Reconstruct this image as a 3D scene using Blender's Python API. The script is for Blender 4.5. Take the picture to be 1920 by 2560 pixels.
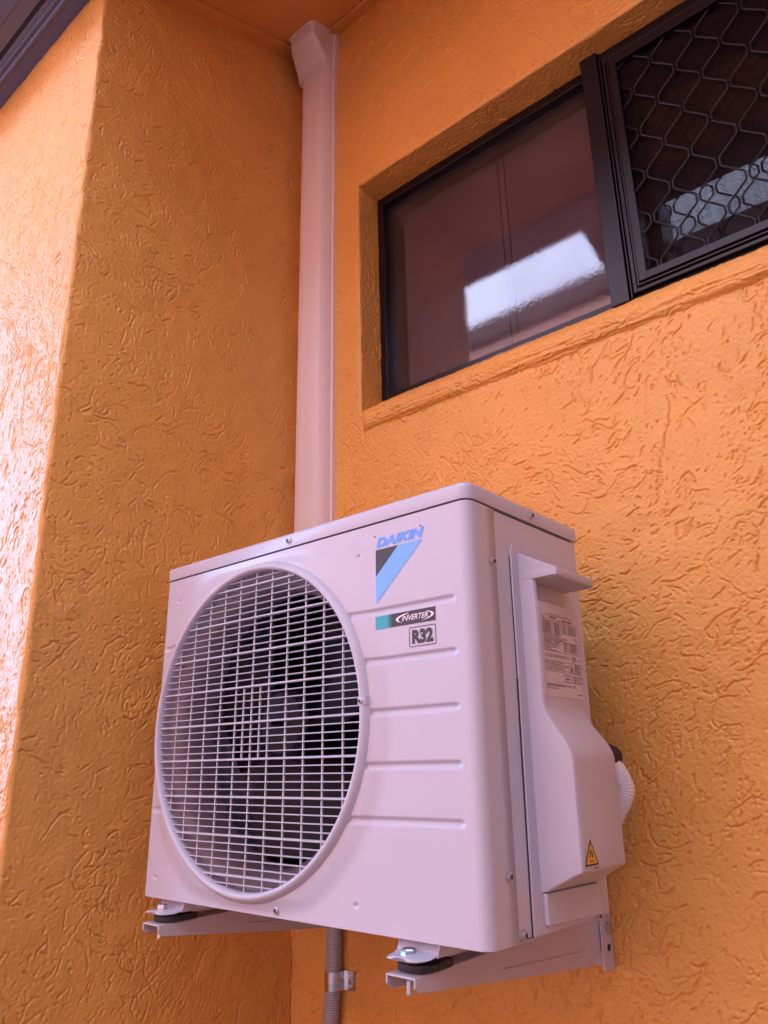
import bpy, bmesh, math, random
import numpy as np
from mathutils import Matrix, Vector, Euler
R = math.radians
for o in list(bpy.data.objects): bpy.data.objects.remove(o)
scene = bpy.context.scene
COL = scene.collection

# ------------------------------------------------------------------ camera
cd = bpy.data.cameras.new('camera'); cam = bpy.data.objects.new('camera', cd); COL.objects.link(cam)
FW = Vector((-.6179, .7243, .3060)); RT = Vector((.7559, .6543, -.0223)); UP = Vector((.2164, -.2175, .9518))
RT = RT.normalized(); FW = FW.normalized(); UP = RT.cross(FW).normalized()
m = Matrix((RT, UP, -FW)).transposed().to_4x4(); m.translation = (1.3433, -1.2395, .2107)
cam.matrix_world = m
cd.sensor_fit = 'VERTICAL'; cd.sensor_height = 32; cd.lens = 1902.3/2560*32
cd.clip_start = .02; cd.clip_end = 500
scene.camera = cam

# ------------------------------------------------------------------ light
SUN_EL = 34; CLOUD = 34
w = bpy.data.worlds.new('World'); scene.world = w; w.use_nodes = True
nt = w.node_tree; nt.nodes.clear()
sky = nt.nodes.new('ShaderNodeTexSky'); sky.sky_type = 'NISHITA'; sky.sun_disc = False
sky.sun_elevation = R(SUN_EL); sky.sun_rotation = R(-37); sky.air_density = 1.0; sky.dust_density = 5.0; sky.ozone_density = 1
bg = nt.nodes.new('ShaderNodeBackground'); bg.inputs[1].default_value = .15
wo = nt.nodes.new('ShaderNodeOutputWorld')
hs = nt.nodes.new('ShaderNodeHueSaturation'); hs.inputs['Saturation'].default_value = .65; hs.inputs['Value'].default_value = 1.6
nt.links.new(sky.outputs[0], hs.inputs['Color']); 
tcw = nt.nodes.new('ShaderNodeTexCoord'); cn_ = nt.nodes.new('ShaderNodeTexNoise'); cn_.inputs['Scale'].default_value = 2.6; cn_.inputs['Detail'].default_value = 7
cm = nt.nodes.new('ShaderNodeMapRange'); cm.inputs[1].default_value = .34; cm.inputs[2].default_value = .58
cx_ = nt.nodes.new('ShaderNodeMixRGB'); pass
cc = nt.nodes.new('ShaderNodeMixRGB'); cc.inputs[1].default_value = (CLOUD*.86, CLOUD*.95, CLOUD*1.40, 1); cc.inputs[2].default_value = (CLOUD*.5, CLOUD*1.0, CLOUD*1.85, 1)
nt.links.new(cc.outputs[0], cx_.inputs[2])
nt.links.new(tcw.outputs['Generated'], cn_.inputs['Vector']); nt.links.new(cn_.outputs['Fac'], cm.inputs[0])
# cloud mask shaped for the light: gap added at upper left dims the end wall
dn_ = nt.nodes.new('ShaderNodeVectorMath'); dn_.operation = 'DISTANCE'; dn_.inputs[1].default_value = (-.62, -.28, .74)
dm = nt.nodes.new('ShaderNodeMapRange'); dm.interpolation_type = 'SMOOTHSTEP'; dm.inputs[1].default_value = .22; dm.inputs[2].default_value = .52
ml = nt.nodes.new('ShaderNodeMath'); ml.operation = 'MULTIPLY'
sz = nt.nodes.new('ShaderNodeSeparateXYZ'); nt.links.new(tcw.outputs['Generated'], sz.inputs[0])
bd = nt.nodes.new('ShaderNodeMapRange'); bd.interpolation_type = 'SMOOTHSTEP'; bd.inputs[1].default_value = .30; bd.inputs[2].default_value = .48; bd.inputs[3].default_value = 1; bd.inputs[4].default_value = 0  # low cloud band added to give the end wall its sheen
m3 = nt.nodes.new('ShaderNodeMath'); m3.operation = 'MAXIMUM'; nt.links.new(sz.outputs['Z'], bd.inputs[0])
xm = nt.nodes.new('ShaderNodeMapRange'); xm.interpolation_type = 'SMOOTHSTEP'; xm.inputs[1].default_value = -.6; xm.inputs[2].default_value = -.85
nt.links.new(sz.outputs['X'], xm.inputs[0]); nt.links.new(xm.outputs[0], cc.inputs[0])
em = nt.nodes.new('ShaderNodeMapRange'); em.interpolation_type = 'SMOOTHSTEP'; em.inputs[1].default_value = .70; em.inputs[2].default_value = .95; em.inputs[3].default_value = 1; em.inputs[4].default_value = .3  # cloud thinned overhead to cut the light on the end wall
m2 = nt.nodes.new('ShaderNodeMath'); m2.operation = 'MULTIPLY'; nt.links.new(sz.outputs['Z'], em.inputs[0]); nt.links.new(cm.outputs[0], m2.inputs[0]); nt.links.new(em.outputs[0], m2.inputs[1])
nt.links.new(tcw.outputs['Generated'], dn_.inputs[0]); nt.links.new(dn_.outputs['Value'], dm.inputs[0]); nt.links.new(dm.outputs[0], ml.inputs[0]); nt.links.new(m2.outputs[0], ml.inputs[1])
nt.links.new(ml.outputs[0], m3.inputs[0]); nt.links.new(bd.outputs[0], m3.inputs[1]); nt.links.new(m3.outputs[0], cx_.inputs[0]); nt.links.new(hs.outputs[0], cx_.inputs[1]); nt.links.new(cx_.outputs[0], bg.inputs[0])
nt.links.new(bg.outputs[0], wo.inputs[0])
sd = bpy.data.lights.new('sun', 'SUN'); sd.energy = 4.2; sd.angle = R(.5); sd.color = (1, .9, .8)
sun = bpy.data.objects.new('sun', sd); COL.objects.link(sun)
sdir = Vector((.6*math.cos(R(SUN_EL)), -.8*math.cos(R(SUN_EL)), -math.sin(R(SUN_EL))))
sun.rotation_euler = sdir.to_track_quat('-Z', 'Y').to_euler(); sun.location = (0, 6, 9)
scene.view_settings.view_transform = 'Standard'; scene.view_settings.look = 'None'
scene.view_settings.exposure = .5; scene.view_settings.gamma = 1
scene.render.engine = 'CYCLES'
try:
    scene.cycles.use_denoising = True; scene.cycles.max_bounces = 10; scene.cycles.diffuse_bounces = 6
    scene.cycles.caustics_reflective = False; scene.cycles.caustics_refractive = False
except Exception: pass

# ------------------------------------------------------------------ materials
def mat(name, col, rough=.5, metal=0, spec=.5, bump=None, var=0, vscale=8, coat=0):
    m = bpy.data.materials.new(name); m.use_nodes = True; n = m.node_tree; b = n.nodes['Principled BSDF']
    b.inputs['Base Color'].default_value = (*col, 1); b.inputs['Roughness'].default_value = rough
    b.inputs['Metallic'].default_value = metal; b.inputs['Specular IOR Level'].default_value = spec
    b.inputs['Coat Weight'].default_value = coat
    tc = n.nodes.new('ShaderNodeTexCoord')
    if var:
        nz = n.nodes.new('ShaderNodeTexNoise'); nz.inputs['Scale'].default_value = vscale; nz.inputs['Detail'].default_value = 6
        n.links.new(tc.outputs['Object'], nz.inputs['Vector'])
        mr = n.nodes.new('ShaderNodeMapRange'); mr.inputs[1].default_value = .3; mr.inputs[2].default_value = .7
        mr.inputs[3].default_value = 1-var; mr.inputs[4].default_value = 1+var
        n.links.new(nz.outputs['Fac'], mr.inputs[0])
        mx = n.nodes.new('ShaderNodeVectorMath'); mx.operation = 'SCALE'; mx.inputs[0].default_value = col
        n.links.new(mr.outputs[0], mx.inputs['Scale']); n.links.new(mx.outputs[0], b.inputs['Base Color'])
        mr2 = n.nodes.new('ShaderNodeMapRange'); mr2.inputs[1].default_value = .3; mr2.inputs[2].default_value = .7
        mr2.inputs[3].default_value = rough-.06; mr2.inputs[4].default_value = rough+.06
        n.links.new(nz.outputs['Fac'], mr2.inputs[0]); n.links.new(mr2.outputs[0], b.inputs['Roughness'])
    if bump:
        prev = None
        for sc, st, di in bump:
            nb = n.nodes.new('ShaderNodeTexNoise'); nb.inputs['Scale'].default_value = sc; nb.inputs['Detail'].default_value = 5
            n.links.new(tc.outputs['Object'], nb.inputs['Vector'])
            bp = n.nodes.new('ShaderNodeBump'); bp.inputs['Strength'].default_value = st; bp.inputs['Distance'].default_value = di
            n.links.new(nb.outputs['Fac'], bp.inputs['Height'])
            if prev: n.links.new(prev.outputs[0], bp.inputs['Normal'])
            prev = bp
        n.links.new(prev.outputs[0], b.inputs['Normal'])
    return m
ORANGE = (.73, .362, .085)
M = {}
M['stucco'] = mat('orange_stucco_paint', ORANGE, .4, bump=[(190, .5, .0018), (480, .6, .0011)], var=.06, vscale=4, spec=.38)
M['soffit'] = mat('orange_soffit_paint', (.70, .34, .08), .5, bump=[(60, .1, .001)], var=.03)
M['eave'] = mat('slate_eave_paint', (.10, .12, .26), .35, var=.05)
M['roof'] = mat('roof_metal', (.2, .2, .22), .4)
M['ivory'] = mat('ivory_powder_coat', (.50, .50, .575), .17, bump=[(700, .05, .0002)])
M['ivory_plastic'] = mat('ivory_plastic', (.50, .49, .56), .42, bump=[(900, .12, .0004)])
M['duct'] = mat('pvc_duct', (.76, .66, .63), .38, var=.02, vscale=4)
M['bracket'] = mat('bracket_paint', (.52, .46, .50), .4, bump=[(500, .06, .0003)], var=.03, vscale=12)
M['screw'] = mat('zinc_screw', (.5, .5, .56), .42, metal=.85, var=.08, vscale=200)
M['galv'] = mat('galvanised_steel', (.6, .62, .66), .22, metal=1, var=.12, vscale=60)
M['rubber'] = mat('black_rubber', (.02, .02, .024), .55)
M['dark'] = mat('dark_interior', (.006, .006, .009), .6, spec=.2)
M['blade'] = mat('fan_blade_plastic', (.008, .008, .011), .5, spec=.25)
M['coil'] = mat('condenser_coil', (.008, .008, .011), .6, spec=.2, var=.3, vscale=90)
M['gap'] = mat('gap_shade', (.02, .016, .02), .8)  # near-black standing in for the shade inside gaps, slots and holes
M['ink'] = mat('black_ink', (.022, .017, .02), .4)
M['inkbrown'] = mat('label_print', (.13, .08, .085), .5)
M['logo_blue'] = mat('logo_blue', (.10, .33, .80), .35)
M['logo_sky'] = mat('logo_light_blue', (.15, .42, .90), .3)
M['teal'] = mat('teal_ink', (.01, .34, .38), .35)
M['white'] = mat('white_ink', (.8, .76, .78), .4)
M['amber'] = mat('warning_amber', (.78, .42, .06), .4)
M['paper'] = mat('rating_label_paper', (.54, .49, .50), .4)
M['frame'] = mat('plum_black_frame', (.009, .006, .009), .3, spec=.38, bump=[(500, .05, .0003)])
M['conduit'] = mat('grey_conduit_plastic', (.44, .42, .45), .45)
M['hose'] = mat('white_hose_plastic', (.74, .70, .72), .4)
M['foam'] = mat('black_pipe_foam', (.03, .022, .024), .8)
M['blind'] = mat('mauve_blind_fabric', (.095, .06, .085), .9, bump=[(400, .2, .0006)])
M['room'] = mat('dark_room', (.05, .04, .045), .9)
M['concrete'] = mat('concrete_paving', (.16, .14, .13), .85, var=.12, vscale=4)
M['timber'] = mat('weathered_timber', (.12, .08, .06), .8, var=.2)
M['blocker'] = mat('light_blocker_grey', (.28, .26, .27), .7)  # for the added walls that only block and tune light
M['darkgutter'] = mat('charcoal_gutter', (.05, .03, .035), .6, spec=.3)
M['grille'] = mat('black_grille_coat', (.008, .006, .008), .42, spec=.35)
M['shroud'] = mat('shaded_shroud_plastic', (.24, .20, .225), .3)  # darkened from ivory, so the colour carries the shade inside the fan opening
M['pinkwall'] = mat('pink_render', (.60, .30, .24), .85, bump=[(200, .3, .002)], var=.06)

def glass(name, tint, bump, R0=.075, dust=0):
    m = bpy.data.materials.new(name); m.use_nodes = True; n = m.node_tree; n.nodes.clear()
    tr = n.nodes.new('ShaderNodeBsdfTransparent'); tr.inputs[0].default_value = (*tint, 1)
    gl = n.nodes.new('ShaderNodeBsdfGlossy'); gl.inputs['Roughness'].default_value = .005
    lw = n.nodes.new('ShaderNodeLayerWeight'); lw.inputs[0].default_value = .5
    pw = n.nodes.new('ShaderNodeMath'); pw.operation = 'POWER'; pw.inputs[1].default_value = 5; n.links.new(lw.outputs['Facing'], pw.inputs[0])
    fr = n.nodes.new('ShaderNodeMath'); fr.operation = 'MULTIPLY_ADD'; fr.inputs[1].default_value = 1-R0; fr.inputs[2].default_value = R0; n.links.new(pw.outputs[0], fr.inputs[0])
    mx = n.nodes.new('ShaderNodeMixShader'); ou = n.nodes.new('ShaderNodeOutputMaterial')
    if bump:
        tc = n.nodes.new('ShaderNodeTexCoord'); nz = n.nodes.new('ShaderNodeTexNoise')
        nz.inputs['Scale'].default_value = bump[0]; nz.inputs['Detail'].default_value = 4
        bp = n.nodes.new('ShaderNodeBump'); bp.inputs['Strength'].default_value = bump[1]; bp.inputs['Distance'].default_value = bump[2]
        n.links.new(tc.outputs['Object'], nz.inputs['Vector']); n.links.new(nz.outputs['Fac'], bp.inputs['Height'])
        n.links.new(bp.outputs[0], gl.inputs['Normal'])
    n.links.new(fr.outputs[0], mx.inputs[0]); n.links.new(tr.outputs[0], mx.inputs[1]); n.links.new(gl.outputs[0], mx.inputs[2])
    if dust:
        du = n.nodes.new('ShaderNodeBsdfDiffuse'); du.inputs[0].default_value = (.6, .5, .55, 1); m2 = n.nodes.new('ShaderNodeMixShader')
        dn = n.nodes.new('ShaderNodeTexNoise'); dn.inputs['Scale'].default_value = 14; dn.inputs['Detail'].default_value = 8
        dr = n.nodes.new('ShaderNodeMapRange'); dr.inputs[1].default_value = .35; dr.inputs[2].default_value = .7; dr.inputs[3].default_value = dust*.5; dr.inputs[4].default_value = dust*1.4
        n.links.new(tc.outputs['Object'], dn.inputs['Vector']); n.links.new(dn.outputs['Fac'], dr.inputs[0]); n.links.new(dr.outputs[0], m2.inputs[0])
        n.links.new(mx.outputs[0], m2.inputs[1]); n.links.new(du.outputs[0], m2.inputs[2]); n.links.new(m2.outputs[0], ou.inputs[0])
        return m
    n.links.new(mx.outputs[0], ou.inputs[0]); return m
M['glass'] = glass('rippled_window_glass', (.92, .9, .9), (120, .5, .00011), dust=.022)
M['glass2'] = glass('plain_window_glass', (.5, .48, .48), None)
def flyscreen():
    m = bpy.data.materials.new('woven_flyscreen'); m.use_nodes = True; n = m.node_tree; n.nodes.clear()
    tr = n.nodes.new('ShaderNodeBsdfTransparent'); df = n.nodes.new('ShaderNodeBsdfDiffuse'); df.inputs[0].default_value = (.035, .022, .024, 1)
    tc = n.nodes.new('ShaderNodeTexCoord'); ou = n.nodes.new('ShaderNodeOutputMaterial'); mx = n.nodes.new('ShaderNodeMixShader')
    vals = []
    for ax in ('X', 'Z'):
        wv = n.nodes.new('ShaderNodeTexWave'); wv.bands_direction = ax; wv.inputs['Scale'].default_value = 200
        n.links.new(tc.outputs['Object'], wv.inputs['Vector']); vals.append(wv)
    mxm = n.nodes.new('ShaderNodeMath'); mxm.operation = 'MAXIMUM'
    n.links.new(vals[0].outputs['Fac'], mxm.inputs[0]); n.links.new(vals[1].outputs['Fac'], mxm.inputs[1])
    gt = n.nodes.new('ShaderNodeMath'); gt.operation = 'GREATER_THAN'; gt.inputs[1].default_value = .91
    n.links.new(mxm.outputs[0], gt.inputs[0])
    n.links.new(gt.outputs[0], mx.inputs[0]); n.links.new(tr.outputs[0], mx.inputs[1]); n.links.new(df.outputs[0], mx.inputs[2])
    n.links.new(mx.outputs[0], ou.inputs[0]); return m
M['flyscreen'] = flyscreen()

# ------------------------------------------------------------------ mesh helpers
class MB:
    def __init__(s): s.v = []; s.f = []; s.m = []
    def add(s, vs, fs, mi=0):
        b = len(s.v); s.v += [tuple(v) for v in vs]; s.f += [tuple(b+i for i in f) for f in fs]; s.m += [mi]*len(fs)
    def box(s, x0, x1, y0, y1, z0, z1, mi=0):
        s.add([(x, y, z) for x in (x0, x1) for y in (y0, y1) for z in (z0, z1)],
              [(0, 1, 3, 2), (4, 6, 7, 5), (0, 4, 5, 1), (2, 3, 7, 6), (0, 2, 6, 4), (1, 5, 7, 3)], mi)
    def loft(s, secs, mi=0, caps=True, closed=True):
        n = len(secs[0]); vs = [p for q in secs for p in q]; fs = []
        for i in range(len(secs)-1):
            for j in range(n if closed else n-1):
                k = (j+1) % n; fs.append((i*n+j, i*n+k, (i+1)*n+k, (i+1)*n+j))
        if caps: fs.append(tuple(reversed(range(n)))); fs.append(tuple((len(secs)-1)*n+j for j in range(n)))
        s.add(vs, fs, mi)
    def prism(s, poly, ax, a, b, mi=0):
        def P(p, t):
            return {0: (t, p[0], p[1]), 1: (p[0], t, p[1]), 2: (p[0], p[1], t)}[ax]
        s.loft([[P(p, a) for p in poly], [P(p, b) for p in poly]], mi)
    def tube(s, path, rad, n=16, mi=0, caps=True):
        pts = [Vector(p) for p in path]; secs = []; up = Vector((.3, .2, 1)).normalized()
        rad = rad if isinstance(rad, (list, tuple)) else [rad]*len(pts)
        for i, p in enumerate(pts):
            t = (pts[min(i+1, len(pts)-1)]-pts[max(i-1, 0)]).normalized()
            if i == 0:
                a = t.cross(up if abs(t.dot(up)) < .9 else Vector((1, 0, 0))).normalized()
            else: a = (a-t*a.dot(t)).normalized()
            b = t.cross(a)
            secs.append([p+(a*math.cos(2*math.pi*k/n)+b*math.sin(2*math.pi*k/n))*rad[i] for k in range(n)])
        s.loft(secs, mi, caps)
    def lathe(s, prof, c, axis, n=24, mi=0, caps=True):
        ax = Vector(axis).normalized(); a = ax.orthogonal().normalized(); b = ax.cross(a); c = Vector(c)
        s.loft([[c+ax*h+(a*math.cos(2*math.pi*k/n)+b*math.sin(2*math.pi*k/n))*r for k in range(n)] for r, h in prof], mi, caps)
    def bar(s, p, q, wx, wy, up=(0, 0, 1), mi=0):
        p = Vector(p); q = Vector(q); t = (q-p).normalized(); a = t.cross(Vector(up)).normalized(); b = a.cross(t)
        s.loft([[o+a*wx*i+b*wy*j for i, j in ((-.5, -.5), (.5, -.5), (.5, .5), (-.5, .5))] for o in (p, q)], mi)

def link(name, me, parent=None):
    o = bpy.data.objects.new(name, me); COL.objects.link(o)
    if parent: o.parent = parent
    return o
def obj(name, mb, mats, parent=None, bevel=0, seg=2, origin=None, angle=35):
    me = bpy.data.meshes.new(name)
    off = Vector(origin) if origin is not None else (Vector(parent['org']) if parent is not None and 'org' in parent else Vector((0, 0, 0)))
    me.from_pydata([tuple(Vector(v)-off) for v in mb.v], [], mb.f)
    for k in (mats if isinstance(mats, (list, tuple)) else [mats]): me.materials.append(M[k])
    me.polygons.foreach_set('material_index', mb.m)
    bm = bmesh.new(); bm.from_mesh(me); bmesh.ops.recalc_face_normals(bm, faces=bm.faces)
    for f in bm.faces: f.smooth = True
    for e in bm.edges:
        if len(e.link_faces) != 2 or e.calc_face_angle(0) > R(angle): e.smooth = False
    bm.to_mesh(me); bm.free()
    o = link(name, me, parent)
    if origin is not None: o.location = off
    if parent is not None and 'org' in parent: o['org'] = list(off)
    if bevel:
        md = o.modifiers.new('bevel', 'BEVEL'); md.width = bevel; md.segments = seg; md.limit_method = 'ANGLE'; md.angle_limit = R(30); md.harden_normals = True
        for p in me.polygons: p.use_smooth = True
        for e in me.edges: e.use_edge_sharp = False
    return o
def thing(name, label, cat, org, group=None):
    o = bpy.data.objects.new(name, None); COL.objects.link(o); o.empty_display_size = .05
    o.location = org; o['org'] = list(org); o['label'] = label; o['category'] = cat
    if group: o['group'] = group
    return o
def tag(o, label, cat, group=None, kind=None):
    if kind: o['kind'] = kind
    else: o['label'] = label; o['category'] = cat
    if group: o['group'] = group
    return o
def clean():
    for o in bpy.data.objects:
        if 'org' in o: del o['org']

def text_geo(body, bold=0, shear=0, space=1.0):
    c = bpy.data.curves.new('t', 'FONT'); c.body = body; c.size = 1; c.offset = bold; c.shear = shear; c.space_character = space; c.resolution_u = 4
    o = bpy.data.objects.new('t', c); COL.objects.link(o)
    bpy.context.view_layer.update()
    me = bpy.data.meshes.new_from_object(o.evaluated_get(bpy.context.evaluated_depsgraph_get()))
    vs = [(v.co.x, v.co.y) for v in me.vertices]; fs = [tuple(p.vertices) for p in me.polygons]
    bpy.data.objects.remove(o); bpy.data.curves.remove(c); bpy.data.meshes.remove(me)
    return vs, fs
def put_text(mb, body, u0, u1, v0, v1, P, mi, bold=0, shear=0, space=1.0):
    vs, fs = text_geo(body, bold, shear, space)
    xs = [v[0] for v in vs]; ys = [v[1] for v in vs]; ax, bx, ay, by = min(xs), max(xs), min(ys), max(ys)
    mb.add([P(u0+(x-ax)/(bx-ax)*(u1-u0), v0+(y-ay)/(by-ay)*(v1-v0)) for x, y in vs], fs, mi)

# ------------------------------------------------------------------ stucco relief
def blur(a, r, n=2):
    for _ in range(n):
        for ax in (0, 1):
            p = np.pad(a, [(r+1, r) if k == ax else (0, 0) for k in (0, 1)], mode='edge'); c = np.cumsum(p, axis=ax)
            k = 2*r+1
            a = (np.take(c, range(k, c.shape[ax]), ax)-np.take(c, range(0, c.shape[ax]-k), ax))/k
    return a
def field(rng, shape, r):
    f = blur(rng.standard_normal(shape), r, 3); return f/(f.std()+1e-9)
def relief(seed, us, vs, res, theta, spread, dens=None, amt=1.0, depth=1.0):
    """height of hand-trowelled texture coat: worm-like scratches and short pits pressed in a smooth coat"""
    rng = np.random.default_rng(seed); U, V = us[-1]-us[0], vs[-1]-vs[0]
    nu, nv = int(U/res)+1, int(V/res)+1; G = np.zeros((nv, nu))
    cs = 6; sm = (max(nv//cs, 2)+1, max(nu//cs, 2)+1)
    dn = field(rng, sm, max(int(.035/res/cs), 1)); an = field(rng, sm, max(int(.06/res/cs), 1))
    P = []
    for per, l0, l1, d0, d1, w0, w1, kap in ((170*amt, .03, .10, .0024, .0050, .0011, .0016, 22), (1350*amt, .008, .032, .0022, .0058, .0010, .0020, 45), (4400*amt, .002, .008, .0014, .0044, .0010, .0018, 60)):
        N = int(per*U*V*1.9)
        x = rng.uniform(0, U, N); y = rng.uniform(0, V, N)
        q = dn[(y/res/cs).astype(int).clip(0, sm[0]-1), (x/res/cs).astype(int).clip(0, sm[1]-1)]
        pr = 1/(1+np.exp(-.9*q))
        if dens is not None: pr = pr*dens(x+us[0], y+vs[0])
        k = rng.uniform(0, 1, N) < pr; x = x[k]; y = y[k]; N = len(x)
        a = theta+spread*an[(y/res/cs).astype(int).clip(0, sm[0]-1), (x/res/cs).astype(int).clip(0, sm[1]-1)]+rng.normal(0, .35, N)+np.pi*rng.integers(0, 2, N)
        L = rng.uniform(l0, l1, N); d = rng.uniform(d0, d1, N)*depth; wd = rng.uniform(w0, w1, N); kk = rng.normal(0, kap*.5, N)
        st = res*.6; n = int(l1/st)+1
        jit = 0
        for i in range(n):
            al = i*st < L
            jit = jit*.85+rng.normal(0, .16, N)
            x = x+np.cos(a+jit)*st; y = y+np.sin(a+jit)*st; a = a+kk*st
            kk = kk+rng.normal(0, 4, N)
            t = i*st/L; e = np.clip(np.minimum(t, 1-t)*5+.35, 0, 1)*(.75+.25*np.sin(i*.9+L*900))
            P.append(np.stack([x, y, d*e, wd], 1)[al])
    P = np.concatenate(P)
    ci = np.round(P[:, 0]/res).astype(int); cj = np.round(P[:, 1]/res).astype(int)
    rr = int(.0042/res)+1
    for dj in range(-rr, rr+1):
        for di in range(-rr, rr+1):
            i, j = ci+di, cj+dj; ok = (i >= 0) & (i < nu) & (j >= 0) & (j < nv)
            d2 = (i*res-P[:, 0])**2+(j*res-P[:, 1])**2
            np.minimum.at(G, (j[ok], i[ok]), (-P[:, 2]*np.exp(-d2/P[:, 3]**2))[ok])
    H = G-.42*blur(G, max(int(.0045/res), 1), 2)
    H += .0006*field(rng, G.shape, max(int(.012/res), 1))+.00022*field(rng, G.shape, 1)+.0001*rng.standard_normal(G.shape)
    # sample on the mesh lines
    fi = (us-us[0])/res; fj = (vs-vs[0])/res
    i0 = fi.astype(int).clip(0, nu-2); j0 = fj.astype(int).clip(0, nv-2); ti = (fi-i0)[None, :].clip(0, 1); tj = (fj-j0)[:, None].clip(0, 1)
    A = H[np.ix_(j0, i0)]; B = H[np.ix_(j0, i0+1)]; Cc = H[np.ix_(j0+1, i0)]; D = H[np.ix_(j0+1, i0+1)]
    return (A*(1-ti)+B*ti)*(1-tj)+(Cc*(1-ti)+D*ti)*tj
def lines(res, *br):
    out = []
    for a, b in zip(br[:-1], br[1:]):
        n = max(int(round((b-a)/res)), 1); out.append(np.linspace(a, b, n+1)[:-1])
    return np.concatenate(out+[np.array([br[-1]])])
def grid_obj(name, XYZ, mats, parent, mask=None, extra=None, flip=False):
    nv, nu = XYZ.shape[:2]; co = XYZ.reshape(-1, 3)
    idx = np.arange(nv*nu).reshape(nv, nu)
    q = np.stack([idx[:-1, :-1], idx[:-1, 1:], idx[1:, 1:], idx[1:, :-1]], -1).reshape(-1, 4)
    if mask is not None: q = q[~mask.reshape(-1)]
    if flip: q = q[:, ::-1]
    if extra:
        ev = np.array([v for e in extra for v in e]); eq = np.arange(len(ev)).reshape(-1, 4)+len(co)
        co = np.concatenate([co, ev]); q = np.concatenate([q, eq])
    if parent is not None and 'org' in parent: co = co-np.array(list(parent['org']))
    me = bpy.data.meshes.new(name); me.vertices.add(len(co)); me.vertices.foreach_set('co', co.astype(np.float32).ravel())
    me.loops.add(q.size); me.loops.foreach_set('vertex_index', q.astype(np.int32).ravel())
    me.polygons.add(len(q)); me.polygons.foreach_set('loop_start', (np.arange(len(q))*4).astype(np.int32))
    me.polygons.foreach_set('use_smooth', np.ones(len(q), bool))
    me.update(calc_edges=True); me.validate()
    me.materials.append(M[mats]); o = link(name, me, parent)
    if parent is not None and 'org' in parent: o['org'] = list(parent['org'])
    return o

# ================================================================== SETTING
GZ = -1.35; LW = .6353; ZC = 2.2628; CS = .39672; ZP = 1.987
WX0, WZ0, WZ1, WR = .2199, 1.0006, 1.6675, .0802
WX1 = 2.05
g = MB(); g.box(-60, 60, -60, 60, GZ-.2, GZ); tag(obj('ground', g, 'concrete'), None, None, kind='structure')

RES = .0013
house = thing('house', 'orange textured stucco house corner with window, sloping soffit and slate eave', 'house', (0, 0, GZ))
# back wall (plane y=0, facing -y)
us = lines(RES, 0, WX0, 1.4); vs = lines(RES, -.45, .945, WZ0, WZ1, 2.28)
def dens_back(x, z): return np.clip(1.15-.75*np.clip((z-1.55)/.25, 0, 1)-.45*np.clip((.25-x)/.1, 0, 1)*(z > .9), .2, 1)
H = relief(11, us, vs, RES, .7, .55, dens_back)
UU, VV = np.meshgrid(us, vs)
dx = WX0-UU; dz = np.maximum(VV-WZ1, WZ0-VV); dist = np.maximum(dx, dz)
e = np.clip(dist/.009, 0, 1); H = np.where(dist > -.0001, H*e-.004*(1-e)**2, H)
ins = (UU[:-1, :-1] > WX0-1e-6) & (VV[:-1, :-1] > WZ0-1e-6) & (VV[1:, 1:] < WZ1+1e-6)
XYZ = np.stack([UU, -H, VV], -1)
ex = [[(1.4, 0, GZ-.05), (4, 0, GZ-.05), (4, 0, WZ0), (1.4, 0, WZ0)], [(1.4, 0, WZ1), (4, 0, WZ1), (4, 0, 2.28), (1.4, 0, 2.28)],
      [(WX1, 0, WZ0), (4, 0, WZ0), (4, 0, WZ1), (WX1, 0, WZ1)], [(0, 0, GZ-.05), (1.4, 0, GZ-.05), (1.4, 0, -.45), (0, 0, -.45)]]
wall_b = grid_obj('wall', XYZ, 'stucco', house, ins, ex); wall_b['label'] = 'wall with the window'
# side wall of the recess (plane x=0, facing +x) and the end wall (plane y=-LW, facing -y) meet in a rounded corner
RC = .009; AR = RC*math.pi/4
ss = lines(RES, 0, AR, AR+LW-RC); vs = lines(RES, -.45, 2.3)
H = relief(23, ss, vs, RES, 1.3, 1.1, lambda s, z: np.clip(1.0-.6*np.clip((s-.42)/.15, 0, 1)-.3*np.clip((z-1.9)/.3, 0, 1), .2, 1), .72)
SS, VV = np.meshgrid(ss, vs); th = np.clip(1-SS/AR, 0, 1)*math.pi/4; H = H*np.clip(SS/.012+.25, 0, 1)*(SS > 1e-9)
XYZ = np.stack([-RC+(RC+H)*np.cos(th), np.where(SS < AR, -LW+RC-(RC+H)*np.sin(th), -LW+RC+SS-AR), VV], -1)
grid_obj('wall', XYZ, 'stucco', house, None, [[(0, -LW, GZ-.05), (0, 0, GZ-.05), (0, 0, -.45), (0, -LW, -.45)]])['label'] = 'side wall of the recess'
ss = lines(RES, 0, AR, .72)
H = relief(37, ss, vs, RES, 1.45, .5, lambda s, z: np.clip(.95-.5*np.clip((z-1.6)/.3, 0, 1), .2, 1), 1.0, .8)
SS, VV = np.meshgrid(ss, vs); th = np.clip(1-SS/AR, 0, 1)*math.pi/4; H = H*np.clip(SS/.012+.25, 0, 1)*(SS > 1e-9)
XYZ = np.stack([np.where(SS < AR, -RC+(RC+H)*np.sin(th), -RC-(SS-AR)), -LW+RC-(RC+H)*np.cos(th), VV], -1)
xe = -RC-(.72-AR)
grid_obj('wall', XYZ, 'stucco', house, None, [[(-4, -LW, GZ-.05), (xe, -LW, GZ-.05), (xe, -LW, 2.3), (-4, -LW, 2.3)], [(xe, -LW, GZ-.05), (0, -LW, GZ-.05), (0, -LW, -.45), (xe, -LW, -.45)]], flip=True)['label'] = 'end wall with bright sheen'
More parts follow.
